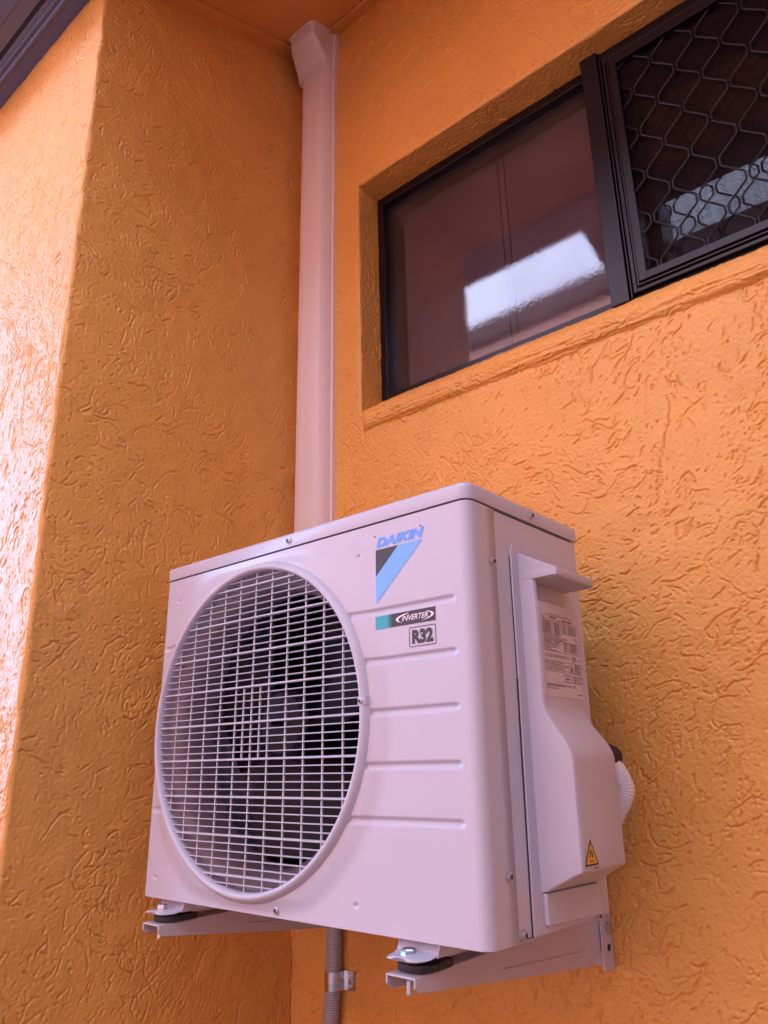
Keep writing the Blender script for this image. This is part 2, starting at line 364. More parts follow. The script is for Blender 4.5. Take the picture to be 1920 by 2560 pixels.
# window reveals
rv = lines(RES, .003, .092)
def reveal(seed, ls, f, amt=.8, th=0):
    Hh = relief(seed, ls, rv, RES, th, .6, None, amt, .9); LL, DD = np.meshgrid(ls, rv); ed = np.clip((DD-.003)/.006, 0, 1)
    return f(LL, DD, Hh*ed-.003*(1-ed)**2)
grid_obj('window_reveal', reveal(5, lines(RES, .985, WZ1), lambda l, d, h: np.stack([WX0+h, d, l], -1), 1), 'stucco', house)
grid_obj('window_reveal', reveal(6, lines(RES, WX0, 1.5), lambda l, d, h: np.stack([l, d, WZ1-h], -1), .35), 'stucco', house, None, [[(1.5, 0, WZ1), (WX1, 0, WZ1), (WX1, .092, WZ1), (1.5, .092, WZ1)]])
# sill: profile swept along x
prof = [(.10, 1.072), (.0802, 1.0573), (.0, 1.003), (-.009, .990), (-.0135, .975), (-.010, .957), (.004, .945)]
pp = [np.array(prof[0])]
for a, b in zip(prof[:-1], prof[1:]):
    a, b = np.array(a), np.array(b); n = max(int(np.linalg.norm(b-a)/RES), 1)
    pp += [a+(b-a)*k/n for k in range(1, n+1)]
pp = np.array(pp)
for _ in range(3): pp[1:-1] = (pp[:-2]+2*pp[1:-1]+pp[2:])/4
tn = np.gradient(pp, axis=0); tn /= np.linalg.norm(tn, axis=1)[:, None]; nr = np.stack([tn[:, 1], -tn[:, 0]], 1)
if nr[len(nr)//2, 0] > 0: nr = -nr
sv = np.concatenate([[0], np.cumsum(np.linalg.norm(np.diff(pp, axis=0), axis=1))]); su = lines(RES, WX0+.003, 1.5)
H = relief(61, su, sv, RES, .15, .35, None, 1.3, .9)
rgs = np.random.default_rng(8); band = blur(rgs.standard_normal((len(sv), len(su))), 1, 1); band = np.array([np.convolve(r, np.ones(45)/45, 'same') for r in band]); H = H+.0006*band/band.std()
tap = np.clip((su-su[0])/.02, 0, 1)[None, :]
Y = pp[:, 0][:, None]+nr[:, 0][:, None]*H; Z = pp[:, 1][:, None]+nr[:, 1][:, None]*H
Y = np.where(Y < .002, .002+(Y-.002)*tap, Y)
sill = grid_obj('window_sill', np.stack([np.broadcast_to(su[None, :], Y.shape), Y, Z], -1), 'stucco', house, flip=True,
                extra=[[(1.5, .09, 1.065), (WX1, .09, 1.065), (WX1, -.0132, .98), (1.5, -.0132, .98)], [(1.5, -.0132, .98), (WX1, -.0132, .98), (WX1, .004, .944), (1.5, .004, .944)]])
# sloping soffit with edge battens
c = MB()
def cz(y): return ZC+CS*y
def slab(mb, x0, x1, y0, y1, d0, d1, mi=0):
    mb.prism([(y0, cz(y0)+d0), (y1, cz(y1)+d0), (y1, cz(y1)+d1), (y0, cz(y0)+d1)], 0, x0, x1, mi)
slab(c, -.05, 3.29, -.64, .05, 0, .012); obj('soffit', c, 'soffit', house)
c = MB(); slab(c, .012, 3.29, -.036, .004, -.013, -.001); slab(c, -.004, .040, -.64, -.037, -.013, -.001); obj('soffit_batten', c, 'soffit', house, bevel=.002)
# slate eave: fascia, bead, gutter
c = MB()
c.box(-4, 3.29, -.704, -LW+.003, ZP, ZP+.018); c.box(-4, 3.29, -.704, -.69, ZP+.018, ZP+.19)
obj('fascia', c, 'eave', house, bevel=.002)
c = MB(); c.tube([(-4, -.676, ZP-.001), (3.29, -.676, ZP-.001)], .006, 10); c.tube([(-4, -.690, ZP-.0005), (3.29, -.690, ZP-.0005)], .0035, 8); obj('eave_bead', c, 'eave', house)
c = MB(); c.prism([(-.712, ZP+.006), (-.745, ZP+.004), (-.75, ZP+.0005), (-.785, ZP+.004), (-.806, ZP+.02), (-.812, ZP+.13), (-.804, ZP+.13), (-.798, ZP+.03), (-.78, ZP+.012), (-.712, ZP+.012)], 0, -4, 3.29)
c.prism([(.408, -.79), (.366, -1.07), (.62, -1.07), (.62, -.79)], 2, ZP+.0045, ZP+.19); c.box(-4, 3.29, -.716, -.686, ZP+.05, ZP+.06)
obj('gutter', c, 'eave', house, bevel=.002)
c = MB(); c.box(-4, 3.29, -.7118, -.7042, ZP+.005, ZP+.049); obj('eave_gap_shade', c, 'gap', house)  # dark filler that stands in for the shade between fascia and gutter
c = MB(); slab(c, -4.2, 3.295, -.80, 4.5, .19, .25); slab(c, -4.0, 3.295, -.69, .06, .07, .188); obj('roof', c, 'roof', house)
c = MB(); c.box(3.3, 3.5, -3.6, -.003, GZ, 3.9); obj('light_blocking_wall', c, 'blocker', house)  # added out of view to block sky light from the right
c = MB(); c.box(-4, 4, 4, 4.2, GZ, 3.7); c.box(4, 4.15, -.0, 4.2, GZ, 3.7); c.box(-4.15, -4, -LW, 4.2, GZ, 3.7); obj('outer_wall', c, 'stucco', house)

# window: frame > pane, mullion, screen
c = MB(); y0, y1 = .080, .15
c.box(WX0-.002, WX0+.020, y0, y1, 1.045, WZ1); c.box(WX0+.020, WX1, y0, y1, WZ1-.024, WZ1+.01); c.box(WX0+.020, WX1, y0, y1, 1.045, 1.071)
c.box(.8826, .8865, .055, y1, 1.046, WZ1-.002); c.box(WX1-.05, WX1, y0, y1, 1.071, WZ1-.024)
c.box(.8866, WX1, .068, y0-.001, 1.0465, 1.0568); c.box(.8866, WX1, .060, y0-.001, 1.642, 1.6665)
win = obj('window', c, 'frame', house, bevel=.0015); win['label'] = 'dark aluminium sliding window'
c = MB(); c.box(WX0+.0195, .85, .1, .104, 1.07, WZ1-.02); obj('glass_pane', c, 'glass', win)
c = MB(); c.box(.888, WX1-.04, .130, .134, 1.07, WZ1-.02); obj('glass_pane', c, 'glass2', win)['label'] = 'pane behind the diamond security screen'
c = MB(); c.prism([(.8432, .05), (.8812, .05), (.8812, .13), (.8432, .13)], 2, 1.0415, 1.6705); obj('mullion', c, 'frame', win, bevel=.002)
# screen frame with stepped profile
c = MB(); X0, X1, Z0, Z1 = .8885, WX1-.052, 1.0575, 1.6405
for i, (a, b, ya, yb) in enumerate([(0, .007, .058, .075), (.007, .010, .062, .075), (.010, .014, .0545, .075), (.014, .016, .058, .075), (.016, .032, .050, .078)]):
    c.box(X0+a, X0+b, ya, yb, Z0+a, Z1-a); c.box(X1-b, X1-a, ya, yb, Z0+a, Z1-a)
    c.box(X0+b, X1-b, ya, yb, Z0+a, Z0+b); c.box(X0+b, X1-b, ya, yb, Z1-b, Z1-a)
obj('screen_frame', c, 'frame', win, bevel=.0008)
c = MB(); cs, hp = .0443, .05275; xk0 = .9443; zn = 1.3095
k = -1
while xk0+k*cs < X1-.02:
    xa = xk0+k*cs+.0034; xb = xk0+(k+1)*cs-.0034; pts = []
    n = -6
    while zn+n*hp < Z1+.06:
        zc = zn+n*hp; par = (n+k) % 2 == 0
        x = xa if par else xb; pts += [(x, .061, zc-.0095), (x, .061, zc+.0095)]; n += 1
    # clip to the frame, round the bends
    fine = []
    for p, q in zip(pts[:-1], pts[1:]):
        for t in np.linspace(0, 1, 13)[:-1]: fine.append((p[0]+(q[0]-p[0])*t, .061, p[2]+(q[2]-p[2])*t))
    fx = np.array(fine)
    for _ in range(2): fx[1:-1] = (fx[:-2]+2*fx[1:-1]+fx[2:])/4
    run = []
    for p in fx:
        if X0+.028 < p[0] < X1-.028 and Z0+.028 < p[2] < Z1-.028: run.append(tuple(p))
        else:
            if len(run) > 2: c.tube(run, .0023, 8)
            run = []
    if len(run) > 2: c.tube(run, .0023, 8)
    k += 1
obj('grille', c, 'grille', win)
c = MB(); c.add([(X0+.03, .070, Z0+.03), (X1-.03, .070, Z0+.03), (X1-.03, .070, Z1-.03), (X0+.03, .070, Z1-.03)], [(0, 1, 2, 3)]); obj('insect_mesh', c, 'flyscreen', win)
# room behind the window and the blind
c = MB(); c.add([(.1, .16, .9), (WX1+.1, .16, .9), (WX1+.1, 2, .9), (.1, 2, .9), (.1, .16, 1.8), (WX1+.1, .16, 1.8), (WX1+.1, 2, 1.8), (.1, 2, 1.8)],
               [(0, 1, 2, 3), (4, 7, 6, 5), (3, 2, 6, 7), (0, 3, 7, 4), (1, 5, 6, 2)]); obj('room_lining', c, 'room', house)
c = MB(); n = 60; secs = []
for x0, x1 in ((.255, .559), (.563, .577), (.581, .87)):
    c.box(x0, x1, .150, .153, 1.05, 1.66)
bl = obj('blind', c, 'blind', None, origin=(.55, .15, 1.05)); tag(bl, 'mauve fabric panel blind hanging behind the plain left window pane', 'blind')

# neighbour across the passage: sunlit pink rendered wall with dark gutter
NY = -5.0
nb = thing('neighbouring_house', 'pink rendered two storey house with dark gutter across the passage, mirrored in the window glass', 'house', (2, NY-1, GZ))
c = MB(); c.box(-5.0, 26, NY-7, NY, GZ, 4.50); obj('wall', c, 'pinkwall', nb)
c = MB(); c.box(-5.1, 26.1, NY-.10, NY+.06, 4.54, 4.79); obj('gutter', c, 'darkgutter', nb, bevel=.01)
c = MB(); c.prism([(NY-.10, 4.72), (NY-3.5, 5.7), (NY-7.2, 4.72)], 0, -5.1, 26.1); obj('roof', c, 'roof', nb)
gr = thing('unseen_light_blocker', 'added unseen garage beyond the left end of the pink house across the passage', 'light_blocker', (-8.6, NY-.5, GZ))
c = MB(); c.box(-9.6, -7.7, NY-1, NY, GZ, 4.4); obj('wall', c, 'blocker', gr)  # unseen block, added to keep sky light off the end wall
c = MB(); c.prism([(NY+.1, 4.4), (NY-.5, 4.6), (NY-1.1, 4.4)], 0, -9.7, -7.6); obj('roof', c, 'roof', gr)

# ================================================================== AIR CONDITIONER
XL, XR, F, YB = .1438, .8195, .4574, -.1674
BASE = Vector((.48, -.312, 0)); PIV = Vector((.45, -.3, .27)); WV = Vector((-.01929, -.00404, -.0075))
ac = thing('air_conditioner', 'ivory wall hung air conditioner outdoor unit with round fan grille and blue logo', 'air conditioner', tuple(BASE))
ac.location = PIV+(BASE-PIV)+WV.cross(BASE-PIV); ac.rotation_euler = Euler(WV)
FC = (.4015, .2625); RB = .25
# front panel swept round the corner, with pressed grooves
path = [(XL+.0006, -.30), (XL+.0002, -F+.005)] + [(XL+.005-.005*math.cos(a), -F+.005-.005*math.sin(a)) for a in np.linspace(.3, math.pi/2, 4)]
nfl = len(path); xs_ = lines(.0028, XL+.005, XR-.015)[1:-1]; path += [(x, -F) for x in xs_]
path += [(XR-.015+.015*math.sin(a), -F+.015-.015*math.cos(a)) for a in np.linspace(0, math.pi/2, 13)] + [(XR, -.42), (XR, -.3975), (XR-.004, -.3968)]
path = np.array(path); tn = np.gradient(path, axis=0); tn /= np.linalg.norm(tn, axis=1)[:, None]; nr = np.stack([tn[:, 1], -tn[:, 0]], 1)
zs = lines(.0015, .0015, .5240); PX, PZ = np.meshgrid(path[:, 0], zs); PYm = np.broadcast_to(path[:, 1][None, :], PX.shape)
onf = np.abs(PYm+F) < .0015
rd = np.hypot(PX-FC[0], PZ-FC[1]); hh = np.where(onf, .005*np.clip(1-(rd-RB)/.035, 0, 1)**2*(3-2*np.clip(1-(rd-RB)/.035, 0, 1)), 0)
hh *= np.clip((PX-XL-.008)/.03, 0, 1)*np.clip((.515-PZ)/.02, 0, 1)*np.clip((PZ-.006)/.02, 0, 1)
def groove(z0, xa, xb):
    dxx = np.maximum(np.maximum(xa-PX, PX-xb), 0); d = np.hypot(dxx, PZ-z0); return -.0032*np.clip(1.55-d/.0033, 0, 1)
for z0 in (.3968, .3297, .2627, .1956, .1299): hh += np.where(onf & (PX > .40), groove(z0, .45, .7875), 0)
for z0 in (.4, .1328): hh += np.where(onf & (PX < .4), groove(z0, .1565, .3), 0)
for hx, hz in ((.626, .4829), (.1815, .4838), (.1722, .0311), (.6193, .0297)): hh += np.where(onf, -.004*np.exp(-((PX-hx)**2+(PZ-hz)**2)/.0021**2), 0)
XYZ = np.stack([PX+nr[:, 0][None, :]*hh, PYm+nr[:, 1][None, :]*hh, PZ], -1)
rdm = np.hypot((PX[:-1, :-1]+PX[1:, 1:])/2-FC[0], (PZ[:-1, :-1]+PZ[1:, 1:])/2-FC[1]); mk = (rdm < .240) & onf[:-1, :-1]
fp = grid_obj('front_panel', XYZ, 'ivory', ac, mk)
c = MB(); poly = [(XL+.001, -.30)]+[tuple(p) for p in path[1:nfl]]+[(XR-.015, -F)]+[tuple(p) for p in path[-16:-2]]+[(XR-.001, -.30)]
poly = [(a+(.0006 if a < .4 else -.0012), b+.0008) for a, b in poly]
c.prism(poly, 2, .0008, .0028); c.box(XL+.004, XR-.004, -.42, YB+.001, .003, .006); obj('base_pan', c, 'ivory', ac)
# lid
def plan(off, r):
    x0, x1, ya, yb = XL-off, XR+off, -F-off, YB+off; pts = [(x0, yb), (x0, ya+.006)]+[(x0+.006-.006*math.cos(a), ya+.006-.006*math.sin(a)) for a in np.linspace(.3, math.pi/2, 4)]
    pts += [(x1-r+r*math.sin(a), ya+r-r*math.cos(a)) for a in np.linspace(0, math.pi/2, 12)] + [(x1, yb)]
    return pts
c = MB(); c.loft([[(a, b, z) for a, b in plan(o, .016+o)] for o, z in ((-.003, .5262), (.0012, .5264), (.0016, .5275), (.0016, .543), (.0011, .5465), (-.0008, .549), (-.0035, .55))]); obj('lid', c, 'ivory', ac, angle=50)
c = MB(); c.loft([[(a, b, z) for a, b in plan(-.005, .018)] for z in (.5215, .5263)]); obj('seam_gap', c, 'gap', ac)
# side and rear panels
c = MB(); c.box(XR-.006, XR-.0012, -.3962, YB, .0045, .5225); c.box(XR-.0012, XR-.0006, -.3962, YB-.004, .0045, .5225); obj('side_panel', c, 'ivory', ac, bevel=.001)
c = MB(); c.box(XL+.001, XL+.004, -.302, YB, .004, .5225); obj('side_panel', c, 'ivory', ac, bevel=.001)
c = MB(); c.box(XL+.004, XR-.0065, YB-.02, YB, .0065, .521); obj('condenser_coil', c, 'coil', ac)
# fan compartment: bellmouth, back plate, fan
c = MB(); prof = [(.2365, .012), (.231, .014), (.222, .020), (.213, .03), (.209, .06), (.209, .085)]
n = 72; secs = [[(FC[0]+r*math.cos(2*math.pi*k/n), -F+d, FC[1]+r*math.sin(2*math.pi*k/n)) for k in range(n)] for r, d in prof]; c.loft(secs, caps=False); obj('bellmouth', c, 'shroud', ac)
c = MB(); c.box(XL+.0045, .66, -.20, -.196, .0065, .521); c.box(.655, .66, -F+.012, -.2, .0065, .521)
c.add([(XL+.006, -F+.087, .008), (.654, -F+.087, .008), (.654, -F+.087, .52), (XL+.006, -F+.087, .52)]+[(FC[0]+.2092*math.cos(2*math.pi*k/n), -F+.087, FC[1]+.2092*math.sin(2*math.pi*k/n)) for k in range(n)],
      [(0, 1)+tuple(4+(3*n//4+9-9-j+ (n//8)) % n for j in range(0))] if False else [], 0)
obj('fan_compartment', c, 'dark', ac)
c = MB(); hc = (FC[0]-.002, -F+.086, FC[1]+.001)
c.lathe([(.012, -.030), (.047, -.026), (.055, -.018), (.057, .01), (.057, .05)], hc, (0, 1, 0), 40)
for b in range(3):
    secs = []
    for i in range(9):
        r = .05+(.2-.05)*i/8; sw = .35*i/8; ca = b*2.094+.5+sw; half = .55+.18*math.sin(i/8*3.0)
        row = []
        for j in range(9):
            a = ca-half+2*half*j/8; row.append((hc[0]+r*math.cos(a), hc[1]-.018+.06*j/8+.004*math.sin(j), hc[2]+r*math.sin(a)))
        secs.append(row)
    c.loft(secs, caps=False, closed=False); c.loft([[(x, y+.003, z) for x, y, z in s] for s in secs], caps=False, closed=False)
fan = obj('fan', c, 'blade', ac)
c = MB(); c.lathe([(.007, -.003), (.0085, .0), (.0085, .006), (.004, .0062), (.004, .017), (.003, .018)], (hc[0], hc[1]-.030, hc[2]), (0, -1, 0), 6); obj('hub_nut', c, 'blade', fan)
# fan guard: ring and bars
c = MB(); prof = [(.2500, -.002), (.2496, .003), (.2462, .0095), (.2440, .0122), (.2412, .0140), (.2382, .0138), (.2364, .0122), (.2354, .0085), (.2348, .003), (.2345, -.018), (.238, -.018)]
n = 128
c.loft([[(FC[0]+r*math.cos(2*math.pi*k/n), -F-q, FC[1]+r*math.sin(2*math.pi*k/n)) for k in range(n)] for r, q in prof], caps=False)
pz = .01075; RI = .2349
for i in range(-21, 22):
    z = i*pz
    if abs(z) > RI-.006: continue
    hw = math.sqrt(RI*RI-z*z); thick = i % 5 == 0
    tk = .0036 if thick else .0019; dep = .0065 if thick else .0045
    poly = [(-.0060-(.0012 if thick else 0), z-tk/2*.55), (-.0046, z-tk/2), (-.0046+dep, z-tk/2*.6), (-.0046+dep, z+tk/2*.6), (-.0046, z+tk/2), (-.0060-(.0012 if thick else 0), z+tk/2*.55)]
    c.prism([(-F+a, FC[1]+b) for a, b in poly], 0, FC[0]-hw, FC[0]+hw)
px = .0392
def vbar(x, z0, z1):
    c.prism([(FC[0]+x-.0012, -F-.003), (FC[0]+x+.0012, -F-.003), (FC[0]+x+.0009, -F-.0002), (FC[0]+x-.0009, -F-.0002)], 2, FC[1]+z0, FC[1]+z1)
for i in range(-5, 6):
    x = i*px; hw = math.sqrt(RI*RI-x*x); vbar(x, -hw, hw)
for x in (-.5*px, .5*px): vbar(x, -5*pz, 5*pz)
# notch boss for the ring screw
c.box(FC[0]+.2335, FC[0]+.2475, -F-.0125, -F-.003, FC[1]+.0105, FC[1]+.0205)
guard = obj('fan_guard', c, 'ivory_plastic', ac, angle=40)

def screw(parent, pos, nrm, r=.0055, name='screw', washer=True):
    c = MB(); nrm = Vector(nrm).normalized()
    c.lathe([(r*1.25, 0), (r*1.25, .0008), (r*.86, .0012), (r*.84, .0024), (r*.6, .0036), (r*.25, .0041)], pos, nrm, 20)
    o = obj(name, c, 'screw', parent)
    a = nrm.orthogonal().normalized(); b = nrm.cross(a); p = Vector(pos)+nrm*.0041
    s = MB()
    for t in (a, b): s.bar(p-t*r*.5-nrm*.0008, p+t*r*.5-nrm*.0008, r*.22, .003, up=nrm)
    me2 = obj('screw_slot', s, 'gap', o)
    return o
for x, z in ((.4761, .5365),): screw(ac, (x, -F-.0016, z), (0, -1, 0))
screw(ac, (.4715, -F, .0108), (0, -1, 0))
screw(ac, (FC[0]+.2400, -F-.0125, FC[1]+.0155), (0, -1, 0), .0045)
for y, z, dxx in ((-.3007, .5376, .0016), (-.4078, .4483, 0), (-.4129, .072, 0), (-.388, .0086, -.0006)): screw(ac, (XR+dxx, y, z), (1, 0, 0), .0055)

# logo on the front panel
fp_y = -F-.0005
def FP(dy=0): return lambda u, v: (u, fp_y-dy, v)
def poly(mb, pts, P, mi): mb.add([P(*q) for q in pts], [tuple(range(len(pts)))], mi)
c = MB()
poly(c, [(.6582, .4445), (.6582, .4062), (.7490, .4852), (.7437, .4852)][:0] or [(.6590, .4464), (.6590, .4078), (.7440, .4848), (.7010, .4848)], FP(), 1)
poly(c, [(.6590, .4848), (.6590, .4464), (.7010, .4848)], FP(), 2)
put_text(c, 'DAIKIN', .6598, .7468, .4880, .5020, FP(), 0, bold=.062, shear=.28, space=1.06)
for hx, hz in ((.6575, .5057), (.7405, .5040)): c.lathe([(.0012, 0), (.0012, .0004)], (hx, -F-.0001, hz), (0, -1, 0), 10, 3)
obj('logo', c, ['logo_blue', 'logo_sky', 'ink', 'gap'], fp)
c = MB(); x0, x1, z0, z1 = .6576, .7611, .3722, .3901
poly(c, [(x0, z0), (x0+.032, z0), (x0+.032, z1), (x0, z1)], FP(), 0); poly(c, [(x0+.032, z0), (x1, z0), (x1, z1), (x0+.032, z1)], FP(), 1)
nn = 26; hz = (z1-z0)/nn
for k in range(nn):
    zc_ = z0+(k+.5)*hz; poly(c, [(x0+.0205+.002*(k % 2), zc_), (x0+.0322, zc_-hz*.42), (x0+.0322, zc_+hz*.42)], FP(.0002), 1)
put_text(c, 'INVERTER', .7050, .7492, .3775, .3849, FP(.0004), 2, bold=.012, shear=.25)
def cres(cx, cz_, a0, a1, rx, rz, th, flip):
    out = []; inn = []
    for k in range(19):
        t = k/18; a = a0+(a1-a0)*t; wd = th*math.sin(math.pi*(t*.85+.02 if not flip else (1-t)*.85+.02))
        out.append((cx+rx*math.cos(a), cz_+rz*math.sin(a))); inn.append((cx+(rx-wd)*math.cos(a), cz_+(rz-wd*.35)*math.sin(a)))
    for k in range(18): poly(c, [out[k], out[k+1], inn[k+1], inn[k]], FP(.0004), 2)
cres(.7268, .3811, 1.9, 3.95, .0322, .0070, .0048, True); cres(.7268, .3811, -1.25, .85, .0322, .0070, .0042, False)
obj('inverter_label', c, ['teal', 'ink', 'white'], fp)
c = MB(); x0, x1, z0, z1 = .7166, .7610, .3418, .3677; t = .0009
def frame(mb, x0, x1, z0, z1, t, P, mi):
    r = t*2
    def rr(o): return [(cx+math.cos(a)*(r-o), cz_+math.sin(a)*(r-o)) for cx, cz_, a0 in ((x1-r, z1-r, 0), (x0+r, z1-r, math.pi/2), (x0+r, z0+r, math.pi), (x1-r, z0+r, 1.5*math.pi)) for a in np.linspace(a0, a0+math.pi/2, 5)]
    A, B = rr(0), rr(t); n = len(A)
    for k in range(n): poly(mb, [A[k], A[(k+1) % n], B[(k+1) % n], B[k]], P, mi)
frame(c, x0, x1, z0, z1, t, FP(), 0); put_text(c, 'R32', .7215, .7563, .3455, .3640, FP(), 0, bold=.055, space=1.0)
obj('refrigerant_label', c, 'ink', fp)

# service cover
c = MB(); x0 = XR-.0008
yA, yB_, zt, zb = -.3640, -.196, .4880, .0034; rr_ = .020
pl = [(yB_, zb), (yB_, zt), (yA+rr_, zt)]+[(yA+rr_-rr_*math.sin(a), zt-rr_+rr_*math.cos(a)) for a in np.linspace(.2, math.pi/2, 7)]+[(yA, .302), (-.3685, zb)]
c.prism(pl, 0, x0, x0+.0034)
sc = obj('service_cover', c, 'ivory_plastic', ac, bevel=.0012)
c = MB(); XS = XR+.002
def ss_(t): t = min(max(t, 0), 1); return t*t*(3-2*t)
def Pz(z):
    if z < .0712: return .008+(.0520-.008)*(z-.049)/(.0712-.049)
    if z < .0722: return .0535
    if z < .0745: return .0549
    if z < .20: return .0555
    if z < .27: return .0555-(.0555-.022)*ss_((z-.20)/.07)
    if z < .404: return .022
    if z < .410: return .022-.015*(z-.404)/.006
    if z < .4325: return .007
    if z < .4332: return .0530
    if z < .4345: return .0548
    if z < .4440: return .0555
    if z < .4452: return .0548
    return .0530-(.0530-.002)*(z-.4452)/(.4714-.4452)
zl = [.049, .056, .064, .0711, .0718, .0735, .0765, .10, .15]+list(np.linspace(.19, .28, 19))+[.33, .38, .404, .410, .42, .4324, .4327, .4338, .4355, .4430, .4446, .4453, .452, .462, .4714]
secs = []
for z in zl:
    P = Pz(z); rec = .404 < z < .4329; Pf = .021 if rec else P
    y1 = -.222 if z < .2 else (-.222+(-.2326+.222)*ss_((z-.2)/.07) if z < .404 else -.2335)
    if z < .0712: y1 = -.200+(-.2285+.200)*(z-.049)/(.0712-.049)
    if rec: y1 = -.2335
    y0 = -.3468+.0035*min(P/.0555, 1)
    yf = -.3452 if rec else y0; q_ = min(Pf*.6, .005); d_ = min(P*.5, .006)
    secs.append([(XS, -.3468, z), (XS+Pf-q_, yf, z), (XS+Pf-q_*.3, yf+q_*.3, z), (XS+Pf, yf+q_, z), (XS+Pf, yf+.0072, z), (XS+P, yf+.0086, z), (XS+P, y1-d_, z), (XS+P-d_*.3, y1-d_*.3, z), (XS+P-d_, y1, z), (XS, y1+.004, z)])
c.loft(secs)
hood = obj('cover_hood', c, 'ivory_plastic', sc, bevel=.0010, seg=2)
c = MB(); c.prism([(-.3452, .0125), (-.2085, .0075), (-.2085, .046), (-.3452, .048)], 0, XS, XS+.0065); obj('raised_skirt', c, 'ivory_plastic', sc, bevel=.002)
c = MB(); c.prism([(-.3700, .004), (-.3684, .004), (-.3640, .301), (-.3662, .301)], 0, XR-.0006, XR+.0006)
c.prism([(-.3650, .302), (-.3641, .302), (-.3641, .466), (-.3650, .466)], 0, XR-.0005, XR+.0004); obj('edge_gap_shade', c, 'gap', sc)  # dark strips painted in for the shaded gap along the cover edge
screw(sc, (XR+.0026, -.2098, .0062), (1, 0, 0), .0055)
# rating label
LX = XS+.0221; ya, yb, za, zb2 = -.3328, -.2365, .2800, .3915
def LP(d=0): return lambda u, v: (LX+.0004+d, ya+u*(yb-ya), za+v*(zb2-za))
c = MB(); poly(c, [(-.01, -.012), (1.01, -.012), (1.01, 1.01), (-.01, 1.01)], LP(), 0)
L1 = LP(.0003)
def hl(u0, u1, v, t=.0045): poly(c, [(u0, v-t/2), (u1, v-t/2), (u1, v+t/2), (u0, v+t/2)], L1, 1)
def vl(u, v0, v1, t=.006): poly(c, [(u-t/2, v0), (u+t/2, v0), (u+t/2, v1), (u-t/2, v1)], L1, 1)
rg = random.Random(4)
def dash(u0, u1, v, h=.009):
    u = u0
    while u < u1:
        wd = rg.uniform(.012, .05); poly(c, [(u, v-h/2), (min(u+wd, u1), v-h/2), (min(u+wd, u1), v+h/2), (u, v+h/2)], L1, 1); u += wd+.010
put_text(c, 'AIR CONDITIONER OUTDOOR CONDENSING UNIT', .10, .88, .957, .982, L1, 1)
put_text(c, 'MODEL', 0, .09, .933, .948, L1, 1); dash(.20, .40, .94, .02); put_text(c, 'REFRIGERANT', 0, .17, .908, .922, L1, 1); put_text(c, 'R32', .29, .34, .908, .922, L1, 1); dash(.44, .5, .915); dash(.55, .84, .925, .022)
hl(0, 1, .90)
def table(u0, u1, v0, v1, nr_, cols):
    for k in range(nr_+1): hl(u0, u1, v0+(v1-v0)*k/nr_, .003)
    for q in [u0, u1]+[u0+(u1-u0)*k for k in cols]: vl(q, v0, v1, .004)
    for k in range(nr_):
        vv = v0+(v1-v0)*(k+.5)/nr_; dash(u0+.02, u0+(u1-u0)*cols[0]-.03, vv, .012); dash(u0+(u1-u0)*(cols[0]+.12), u1-.05, vv, .012)
table(0, .52, .735, .885, 6, [.5]); table(.55, 1, .765, .885, 4, [.28, .62])
for k, e_ in enumerate((.45, .7, .6)): dash(.02, e_, .718-.020*k)
hl(0, 1, .662); table(0, .5, .625, .655, 1, [.5]); table(.55, 1, .545, .655, 4, [.28, .62])
for k, e_ in enumerate((.4, .42, .32, .2, .4)): dash(.02, e_, .612-.019*k)
hl(0, 1, .525)
put_text(c, 'OUTSIDE SOUND POWER LEVEL', .01, .70, .452, .490, L1, 1, bold=.0); put_text(c, '59', .76, .88, .425, .505, L1, 1, bold=.01); put_text(c, 'dBA', .92, .98, .452, .472, L1, 1)
hl(0, 1, .412)
for k, e_ in enumerate((.5, .70, .66, .52, .56)): dash(.01, e_, .395-.022*k)
hl(0, 1, .285)
frame(c, .82, 1.0, .295, .405, .010, L1, 1); put_text(c, 'R32', .845, .975, .315, .388, L1, 1, bold=.03)
def tri(mb, pts, t, P, mi):
    cx = sum(p[0] for p in pts)/3; cy = sum(p[1] for p in pts)/3; q = [(cx+(a-cx)*t, cy+(b-cy)*t) for a, b in pts]
    for k in range(3): poly(mb, [pts[k], pts[(k+1) % 3], q[(k+1) % 3], q[k]], P, mi)
    return q
tri(c, [(.66, .30), (.80, .30), (.73, .40)], .78, L1, 1); poly(c, [(.70, .318), (.76, .318), (.745, .345), (.73, .365), (.715, .345)], L1, 1)
tri(c, [(.88, .70), (.97, .70), (.925, .745)], .7, L1, 1)
for u0, u1 in ((.50, .68), (.73, .86), (.89, 1.0)):
    um = (u0+u1)/2
    for a, b in ((u0, um), (um, u1)):
        hl(a, b, .175, .008); hl(a, b, .255, .008)
    for q in (u0, um, u1): vl(q, .175, .255, .010)
put_text(c, 'i', .80, .82, .19, .24, L1, 1, bold=.03); dash(.54, .64, .215, .02)
put_text(c, 'DAIKIN INDUSTRIES', 0, .50, .112, .140, L1, 1, bold=.02); put_text(c, '(THAILAND)', .52, .70, .112, .140, L1, 1); put_text(c, 'LTD.', .72, .82, .112, .140, L1, 1, bold=.02)
put_text(c, 'MADE IN THAILAND', 0, .32, .078, .098, L1, 1); dash(.86, 1, .04, .014)
obj('rating_label', c, ['paper', 'inkbrown'], sc)
